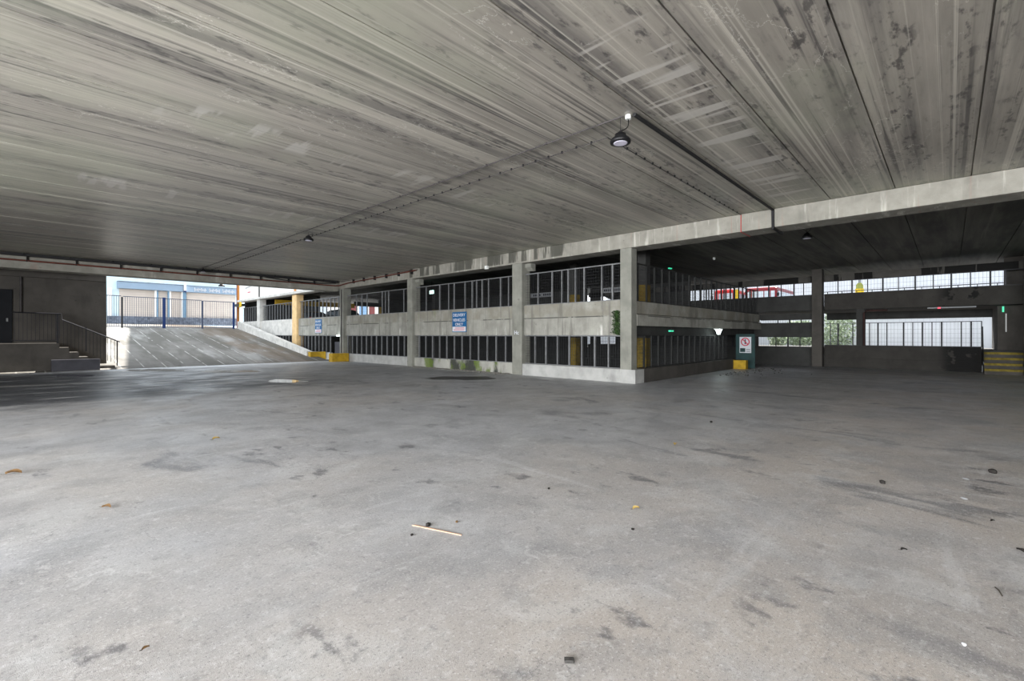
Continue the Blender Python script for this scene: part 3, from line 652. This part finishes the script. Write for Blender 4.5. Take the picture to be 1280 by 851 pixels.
MBx = B('box', 'white_plastic', (13.78, 13.9, 14.42, 14.56, 4.44, 4.58)); MBx.name = 'junction_box'
tag(MBx, 'small white box on the stained part of the long beam', 'box')

# cars on the upper deck
def car(x, y, label, m, rot=0.0):
    root = thing('car', (x, y, 2.05), label, 'car', 'cars parked on the upper deck')
    z = 2.05
    prof = [(-2.0, .35), (-2.05, .75), (-1.9, .98), (-1.55, 1.4), (-1.1, 1.5), (.35, 1.48), (1.0, 1.02), (1.85, .88), (2.05, .65), (2.0, .3)]
    mb = MB(); n = len(prof)
    for sgn in (-1, 1):
        for px, pz in prof:
            wdt = .85 if pz < 1.05 else .62
            mb.v.append((x + sgn * wdt, y + px, z + pz))
    mb.f = [tuple(range(n))[::-1], tuple(range(n, 2 * n))] + [(i, (i + 1) % n, n + (i + 1) % n, n + i) for i in range(n)]
    mb.build('body', m, root, bevel=.05, smooth=True)
    for s in (-1, 1):
        MB().prism([(y - 1.5, z + 1.02), (y - 1.35, z + 1.36), (y + .3, z + 1.38), (y + .85, z + 1.02)], x + s * .72, x + s * .80, 'X').build('side_window', 'glass', root)
        B('tail_light', 'tail', (x + s * .75 - .1, x + s * .75 + .1, y - 2.06, y - 1.9, z + .75, z + 1.02), root)
        for yy in (-1.25, 1.25): MB().lathe([(.32, -.1), (.32, .1)], (x + s * .75, y + yy, z + .32), 16, 'X').build('wheel', 'tyre', root)
    return root
car(x_on_Y(386, 39.3), 39.3, 'small car with red tail lights seen at the left through the ramp bay mesh', 'car_grey')
car(17.2, 34.6, 'dark hatchback seen through mesh beside the grey column with a pipe', 'car_dark')

# buses beyond the far parapet
def bus(x, y, wd, m, label):
    z = 2.8; r = thing('bus', (x, y, z), label, 'bus', 'red buses beyond the far parapet')
    MB().box(x, x + 6.2, y - wd / 2, y + wd / 2, z + .35, z + 2.95).build('body', m, r, bevel=.16)
    B('windscreen', 'pale_glass', (x - .03, x, y - wd / 2 + .16, y + wd / 2 - .16, z + 1.1, z + 2.6), r)
    for k in range(1, 5): q = y - wd / 2 + wd * k / 5; B('pillar', m, (x - .06, x - .03, q - .035, q + .035, z + 1.1, z + 2.62), r)
    for s in (-1, 1):
        B('headlight', 'white_plastic', (x - .04, x, y + s * (wd / 2 - .3) - .12, y + s * (wd / 2 - .3) + .12, z + .6, z + .8), r)
        MB().tube([(x, y + s * wd / 2, z + 2.6), (x - .25, y + s * (wd / 2 + .15), z + 2.55), (x - .25, y + s * (wd / 2 + .15), z + 2.3)], .03).build('mirror_arm', 'black', r)
        B('mirror', 'black', (x - .3, x - .2, y + s * (wd / 2 + .15) - .09, y + s * (wd / 2 + .15) + .09, z + 2.1, z + 2.4), r)
        for k in range(4): B('side_window', 'pale_glass', (x + .25 + k * 1.45, x + 1.6 + k * 1.45, y + s * wd / 2 - .01, y + s * wd / 2 + .01, z + 1.1, z + 2.6), r)
        for xx in (1.2, 5.0): MB().lathe([(.48, -.13), (.48, .13)], (x + xx, y + s * (wd / 2 - .14), z + .48), 18, 'Y').build('wheel', 'tyre', r)
bus(44, (y_on_X(933, 44) + y_on_X(970, 44)) / 2, 2.45, 'dark_red', 'dark red bus facing the car park, right of the yellow post')
bus(44, (y_on_X(893, 44) + y_on_X(918, 44)) / 2, 1.75, 'red_paint', 'bright red bus left of the yellow post')
yp = y_on_X(921.5, 42)
tag(B('yellow_post', 'road_yellow', (41.9, 42.1, yp - .12, yp + .12, 2.8, 5.5)), 'yellow post standing between the two red buses', 'post')
yq = y_on_X(1074.5, 41.5); s_ = thing('totem_sign', (41.5, yq, 2.8), 'yellow and olive totem standing beyond the far parapet strip', 'sign')
B('base', 'road_yellow', (41.4, 41.7, yq - .24, yq + .24, 2.8, 4.95), s_)
MB().prism([(yq - .2, 4.95), (yq + .2, 4.95), (yq + .2, 5.2), (yq + .1, 5.36), (yq - .1, 5.36), (yq - .2, 5.2)], 41.4, 41.7, 'X').build('olive_cap', 'olive', s_)
B('grey_top', 'grey_board', (41.5, 41.6, yq - .08, yq + .08, 5.36, 6.0), s_)

# shrubs outside the lower openings
def shrub(x, y, z, r, h, n, label, m='shrub'):
    t = thing('shrub', (x, y, z), label, 'shrub', 'shrubs beyond the far wall'); rn = random.Random(int(x * 10 + y))
    mb = MB()
    for k in range(n):
        a = rn.random() * 6.28; e = rn.random() ** .5; hh = rn.random(); rr = r * e * (1 - .5 * abs(hh - .5))
        c = Vector((x + rr * math.cos(a), y + rr * math.sin(a), z + .3 + hh * h)); u = Vector((rn.uniform(-1, 1), rn.uniform(-1, 1), rn.uniform(-1, 1))).normalized(); v = u.orthogonal().normalized(); sz = .11
        i = len(mb.v); mb.v += [tuple(c - u * sz), tuple(c + v * sz * .5), tuple(c + u * sz), tuple(c - v * sz * .5)]; mb.f.append((i, i + 1, i + 2, i + 3))
    mb.build('foliage', m, t); MB().tube([(x, y, z), (x + .05, y, z + h * .9)], .05).build('stem', 'bark', t)
shrub(38.2, y_on_X(1000, 38.2), .6, 1.1, 1.7, 1300, 'green shrub beyond the lower slot left of the dark column')
shrub(36.0, y_on_X(972, 36.0), .6, .6, 1.0, 450, 'small green shrub beyond the lower slot, left of the larger one')
shrub(38.4, y_on_X(1048, 38.4), .6, 1.0, 2.3, 1100, 'grey green shrub beyond the small mesh screen')

# steps on the right, rail, lights
sp = thing('steps', (27.9, -1.7, 0), 'dark steps with yellow nosings at the right end of the far wall', 'steps')
for k in range(4):
    x0 = 27.35 + k * .3; t = B('step', 'dark_conc', (x0, 28.6, -2.15 if k < 2 else -2.58, -1.06, k * .22, (k + 1) * .22), sp)
    B('nosing', 'step_yellow', (x0 - .012, x0 + .05, -2.15 if k < 2 else -2.58, -1.06, (k + 1) * .22 - .09, (k + 1) * .22 + .005), t)
struct(B('floor_step_head', 'deck', (28.6, 29.6, -2.6, -1.02, 0.3, 0.9)))
tag(MB().prism([(27.6, 0.4), (27.6, 0.5), (28.42, 1.98), (28.5, 1.98), (28.5, .4)], -1.06, -1.03, 'Y').build('stair_guard', 'black'), 'black triangular guard panel beside the yellow edged steps', 'guard')
gl = thing('emergency_light', (29.55, -2.05, 2.2), 'green lit emergency light with a thin pole on the right wall', 'lamp')
yv = y_on_X(1254, 29.5)
B('lens', 'green_light', (29.5, 29.58, yv - .03, yv + .03, 2.62, 2.86), gl); B('pole', 'white_plastic', (29.55, 29.58, yv - .11, yv - .07, 1.75, 2.55), gl)
g2 = thing('emergency_light', (26.85, -2.3, 3.3), 'green emergency light on the dark right column', 'lamp')
MB().lathe([(.02, 0), (.08, .02), (.09, .08)], (26.78, -2.28, 3.05), 14, 'X').build('lens', 'green_light', g2)
lamp('emergency_glow', 'POINT', (26.6, -2.1, 3.05), 1.5, (.1, 1, .5), size=.08)
B('conduit', 'white_plastic', (26.87, 26.9, -2.27, -2.23, 2.1, 2.4), g2)
il = thing('indicator_light', (28.9, y_on_X(1174, 28.9), 2.86), 'small red indicator on a long grey fitting under the far parapet', 'lamp')
yr_ = y_on_X(1174, 28.9); B('fitting', 'grey_board', (28.85, 28.97, yr_ - 1.2, yr_ + .4, 2.83, 2.89), il); B('red_lens', 'red_light', (28.83, 28.86, yr_ - .05, yr_ + .05, 2.82, 2.88), il)
yd = y_on_X(1080, 28.45)
tag(MB().tube([(28.42, yd - .9, 2.80), (28.42, yd - .12, 2.80), (28.42, yd, 2.70), (28.42, yd, 1.1)], .045).build('drain_pipe', 'old_rust'), 'red brown drain pipe by the short dark pier', 'pipe')

# ================================================================== lamps and services on the hall ceiling
def highbay(x, y, z, label, box=True, glow=False, top=H):
    t = thing('high_bay_lamp', (x, y, z), label, 'lamp', 'black high bay lamps')
    MB().lathe([(.155, .0), (.16, .035), (.135, .07), (.09, .10), (.085, .14), (.05, .16), (.02, .19)], (x, y, z), 28).build('housing', 'black', t, smooth=True)
    MB().lathe([(.10, -.006), (.108, .002)], (x, y, z), 28).build('lens', 'lens', t)
    pts = [(x + .0, y, z + .19)]
    for k in range(1, 9):
        q = k / 8; pts.append((x + .10 * math.sin(q * math.pi) * (1 if k < 8 else 0) + .06 * q, y - .1 * q, z + .19 + (top - z - .24) * q))
    MB().tube(pts, .008, 6).build('cord', 'black', t)
    MB().tube([(x, y, z + .18), (x, y, top)], .004, 5).build('hanger', 'black', t)
    if box: MB().lathe([(.045, 0), (.045, .06)], (x + .06, y - .1, top - .06), 14).build('junction_box', 'white_plastic', t)
    return t
highbay(6.42, 3.72, 4.58, 'black disc lamp hanging nearest, with white junction box')
highbay(6.6, 15.4, 4.72, 'small black disc lamp hanging half way to the ramp', box=False)
highbay(6.4, 27.2, 4.76, 'black disc lamp hanging just inside the beam over the ramp', box=False)
highbay(16.9, 3.24, 4.62, 'black disc lamp under the dark ceiling beyond the long beam', box=False)
hl = highbay(x_on_Y(277, 29.3), 29.3, 4.30, 'black disc lamp hanging outside behind the ramp beam', box=False, top=4.62)
B('bracket', 'black', (x_on_Y(277, 29.3) - .1, x_on_Y(277, 29.3) + .1, 28.72, 29.35, 4.62, 4.68), hl)
def clips(par, m, pts, step, s=.018):
    for a, b in zip(pts, pts[1:]):
        a, b = Vector(a), Vector(b); n = int((b - a).length / step)
        for k in range(1, n): c = a.lerp(b, k / n); B('clip', m, (c.x - s, c.x + s, c.y - s, c.y + s, c.z - .01, H - .004), par)
p1 = [(6.40, 3.66, 4.975), (6.40, 28.0, 4.975)]
o = tag(MB().tube(p1, .012).build('conduit', 'conduit'), 'dark straight conduit on the ceiling from the nearest lamp towards the ramp', 'conduit')
clips(o, 'conduit', p1, 1.5)
p2 = [(6.9, 28.0, 4.97), (6.9, 4.25, 4.97), (13.9, 4.25, 4.97)]
o = tag(MB().tube(p2, .008, 6).build('cable', 'conduit'), 'thin clipped cable on the ceiling turning beside the nearest lamp', 'cable')
clips(o, 'cable', p2, .32, .014)
o = tag(MB().tube([(6.45, 3.50, 4.965), (13.86, 3.45, 4.965), (13.86, 3.44, 4.46), (14.78, 3.44, 4.46), (14.78, 3.4, 4.96), (16.9, 3.3, 4.96)], .03).build('conduit', 'cable'), 'thick black conduit from the nearest lamp over and under the long beam', 'conduit')
tag(MB().tube([(13.885, 4.25, 4.97), (13.885, 4.25, 4.49), (14.7, 4.25, 4.49)], .009, 6).build('cable', 'red_cable'), 'thin red cable down the face of the long beam', 'cable')
# along the end beam
o = tag(MB().box(-10.5, 13.7, 27.70, 27.86, 4.86, 4.97).build('cable_tray', 'cable'), 'black cable tray at the ceiling above the ramp beam', 'cable tray')
for k in range(13): B('bracket', 'conduit', (-4 + k * 1.4, -3.96 + k * 1.4, 27.7, 27.87, 4.9, 4.995), o)
o = tag(MB().tube([(-4.4, 27.88, 4.70), (13.6, 27.88, 4.68), (13.78, 27.7, 4.70), (13.80, 26.5, 4.78), (13.80, 19.6, 4.88)], .035).build('water_pipe', 'rust'), 'red brown pipe along the ramp beam turning onto the long beam', 'pipe')
for k in range(12): x = -4.2 + k * 1.5; B('bracket', 'cable', (x - .012, x + .012, 27.84, 28.0, 4.66, 4.9), o)
for k in range(6): y = 20.0 + k * 1.2; B('bracket', 'cable', (13.76, 13.9, y - .02, y + .02, 4.72, 4.95), o)
sag = [(9.0, 27.8, 4.9), (9.6, 27.8, 4.84), (10.5, 27.8, 4.77), (11.5, 27.8, 4.74), (12.6, 27.8, 4.76), (13.6, 27.8, 4.84)]
tag(MB().tube(sag, .03).build('cable', 'cable'), 'black cable sagging below the tray near the grey column', 'cable')
tag(MB().tube([(13.87, 27.62, 0.5), (13.87, 27.62, 4.45)], .03).build('downpipe', 'conduit'), 'thin dark pipe down the grey column behind the yellow block', 'pipe')
o = tag(MB().tube([(13.84, 27.6, 4.93), (13.84, 20.4, 4.94), (13.84, 19.5, 4.90)], .014, 6).build('cable', 'cable'), 'thin dark cable above the red brown pipe on the long beam', 'cable')

# plant on the parapet beside the corner column
t = thing('creeping_plant', (14.0, 8.25, 1.6), 'dark green creeping plant on the parapet beside the corner column', 'plant')
rn = random.Random(3); mb = MB()
for k in range(700):
    z = 1.62 + rn.random() * .82; c = Vector((14.02 - rn.random() * .10, 8.25 + rn.gauss(0, .075), z)); u = Vector((rn.uniform(-.4, .4), rn.uniform(-1, 1), rn.uniform(-1, 1))).normalized(); v = u.orthogonal().normalized(); sz = .035
    i = len(mb.v); mb.v += [tuple(c - u * sz), tuple(c + v * sz * .5), tuple(c + u * sz), tuple(c - v * sz * .5)]; mb.f.append((i, i + 1, i + 2, i + 3))
mb.build('foliage', 'green', t); MB().tube([(14.03, 8.27, 1.62), (14.0, 8.22, 2.0), (14.03, 8.26, 2.42)], .012, 6).build('stem', 'bark', t)

# ================================================================== puddles and litter on the floor
def blob(px0, px1, py0, py1, seed, z=.004):
    rn = random.Random(seed); cx, cyy = (px0 + px1) / 2, (py0 + py1) / 2; pts = []
    for k in range(22):
        a = 2 * math.pi * k / 22; r = rn.uniform(.7, 1.1)
        pts.append(floor_pt(cx + (px1 - px0) / 2 * r * math.cos(a), cyy + (py1 - py0) / 2 * r * math.sin(a)))
    return MB().prism(pts, .0005, z, 'Z')
tag(blob(331, 384, 474.2, 478.5, 2).build('puddle', 'water'), 'bright puddle on the floor left of the middle', 'puddle')
tag(blob(528, 622, 470.0, 475.0, 5).build('puddle', 'wet'), 'dark long puddle in front of the mossy plinth', 'puddle')
for k, (a, b, c, d_) in enumerate(((150, 235, 461, 464.5), (245, 330, 462, 466), (60, 120, 468, 471))):
    tag(blob(a, b, c, d_, 11 + k).build('puddle', 'water'), ('thin wet patch at the foot of the ramp, left', 'thin wet patch at the foot of the ramp, right', 'thin wet patch in front of the black block')[k], 'puddle')
def leaf(px, py, L_, label, m='leaf_brown', rot=0.3, seed=0):
    x, y = floor_pt(px, py); mb = MB(); n = 7; rn = random.Random(seed + int(px))
    ca, sa = math.cos(rot), math.sin(rot)
    for i in range(n):
        t = i / (n - 1); wd = L_ * .30 * math.sin(math.pi * min(1, t * 1.05 + .02)) + .002; lx = (t - .5) * L_
        for q in (-1, 0, 1):
            zz = .006 + abs(q) * L_ * .18 + L_ * .12 * math.sin(t * 3.1)
            mb.v.append((x + lx * ca - q * wd * sa, y + lx * sa + q * wd * ca, zz))
    for i in range(n - 1):
        for q in (0, 1): a = i * 3 + q; mb.f.append((a, a + 1, a + 4, a + 3))
    root = tag(mb.build('fallen_leaf', m), label, 'leaf', 'fallen leaves on the floor')
    MB().tube([(x - L_ * .5 * ca, y - L_ * .5 * sa, .008), (x - L_ * .8 * ca, y - L_ * .8 * sa, .012)], .002, 5).build('leaf_stem', 'bark', root)
leaf(17, 592.5, .15, 'brown leaf at the far left edge of the floor', rot=-.5)
leaf(133, 635, .09, 'curled brown leaf on the left of the floor', rot=-.9)
leaf(270, 549, .11, 'small yellow brown leaf in the middle distance on the left', 'leaf_yellow')
leaf(795, 636.5, .075, 'yellow leaf lying beside the dark stain right of the middle', 'leaf_yellow', rot=-.4)
leaf(182, 812, .035, 'tiny curled leaf in the left foreground', 'leaf_brown')
leaf(844, 556, .09, 'pale yellow leaf on the floor in front of the corner column', 'leaf_yellow')
leaf(1276, 690, .07, 'dark leaf at the right edge of the floor', 'chip', rot=.6)
leaf(1130, 688.5, .05, 'flat dark leaf on the right part of the floor', 'chip', rot=-.8)
leaf(1241, 652, .04, 'thin dark leaf near the right edge, further back', 'chip', rot=-.6)
def pebble(px, py, s, label, m='chip', squash=.6, rot=0.4, seed=1, name='stone_chip'):
    x, y = floor_pt(px, py); rn = random.Random(seed + int(px)); mb = MB()
    prof = []
    ca, sa = math.cos(rot), math.sin(rot)
    for lay, (rr, zz) in enumerate(((.8, 0), (1.05, .35), (.95, .75), (.5, 1.0))):
        for k in range(8):
            a = 2 * math.pi * k / 8; r = s * rr * rn.uniform(.8, 1.15) * .5
            lx, ly = r * math.cos(a) * 1.4, r * math.sin(a)
            mb.v.append((x + lx * ca - ly * sa, y + lx * sa + ly * ca, s * squash * zz))
    for l in range(3):
        for k in range(8): a = l * 8 + k; b = l * 8 + (k + 1) % 8; mb.f.append((a, b, b + 8, a + 8))
    mb.f.append(tuple(range(8))[::-1]); mb.f.append(tuple(range(24, 32)))
    return tag(mb.build(name, m), label, 'stone', 'chips and stones on the floor')
pebble(1103, 604, .055, 'black chip on the right part of the floor')
pebble(1241, 591, .075, 'black stone near the right edge')
pebble(535, 657, .04, 'dark clod beside the pale splinter')
pebble(515, 669, .022, 'small dark chip below the pale splinter')
pebble(571, 652.5, .022, 'small brown chip above the pale splinter', 'leaf_brown')
pebble(791, 661.5, .03, 'flat black chip below the yellow leaf', squash=.25)
pebble(686, 611, .025, 'tiny dark chip near the middle')
pebble(889, 528, .05, 'dark chip in front of the right plinth')
pebble(1205, 806, .018, 'pale chip in the right foreground', 'sign_white')
pebble(1207, 598.5, .05, 'flat white flake beside the black stone', 'sign_white', squash=.1)
pebble(1205, 623, .05, 'flat pale flake in the right middle distance', 'sign_white', squash=.1)
x, y = floor_pt(711.5, 827)
pl = MB(); ca, sa = math.cos(-.86), math.sin(-.86)
rect = [(-.024, -.014), (.020, -.014), (.024, -.009), (.024, .010), (.020, .014), (-.024, .014)]
pl.prism([(x + a * ca - b * sa, y + a * sa + b * ca) for a, b in rect], 0, .016, 'Z')
tag(pl.build('rubber_block', 'stone_dark', bevel=.002), 'small dark grey block in the foreground', 'block')
a = floor_pt(515, 657); b = floor_pt(576, 669)
tag(MB().prism([(a[0], a[1]), (a[0] + .022, a[1] - .008), (b[0] + .008, b[1] - .004), (b[0] - .004, b[1] - .010)], .001, .007, 'Z').build('wood_splinter', 'wood'), 'long pale orange wood splinter left of the middle', 'splinter')
a = floor_pt(1244, 735); b = floor_pt(1253, 746)
tag(MB().tube([(a[0], a[1], .006), ((a[0] + b[0]) / 2 + .01, (a[1] + b[1]) / 2, .012), (b[0], b[1], .006)], .004, 6).build('twig', 'bark'), 'short black twig in the right foreground', 'twig')
# rubble along the foot of the mossy plinth and litter near the right kerb blocks
def rubble(label, n, fn, seed, m='gravel', sz=(.012, .045)):
    rn = random.Random(seed); mb = MB()
    for k in range(n):
        x, y = fn(rn); s = rn.uniform(*sz); i = len(mb.v)
        for dx, dy, dz in ((-1, -1, 0), (1, -.8, 0), (.9, 1, 0), (-.8, .9, 0), (-.5, -.6, 1), (.6, -.5, .9), (.5, .6, 1.1), (-.5, .5, .8)):
            mb.v.append((x + dx * s * rn.uniform(.7, 1.2), y + dy * s * rn.uniform(.7, 1.2), dz * s))
        mb.f += [tuple(i + q for q in t) for t in ((0, 3, 2, 1), (4, 5, 6, 7), (0, 1, 5, 4), (1, 2, 6, 5), (2, 3, 7, 6), (3, 0, 4, 7))]
    return tag(mb.build('rubble', m), label, 'rubble', kind='stuff')
rubble('loose gravel along the foot of the mossy plinth', 420, lambda r: (13.99 - abs(r.gauss(0, .16)) - .03, r.uniform(13.2, 20)), 1)
rubble('scattered dark litter in front of the right kerb blocks', 110, lambda r: (r.uniform(19, 25), 6.85 - abs(r.gauss(0, .8))), 2, 'stone_dark', (.01, .035))
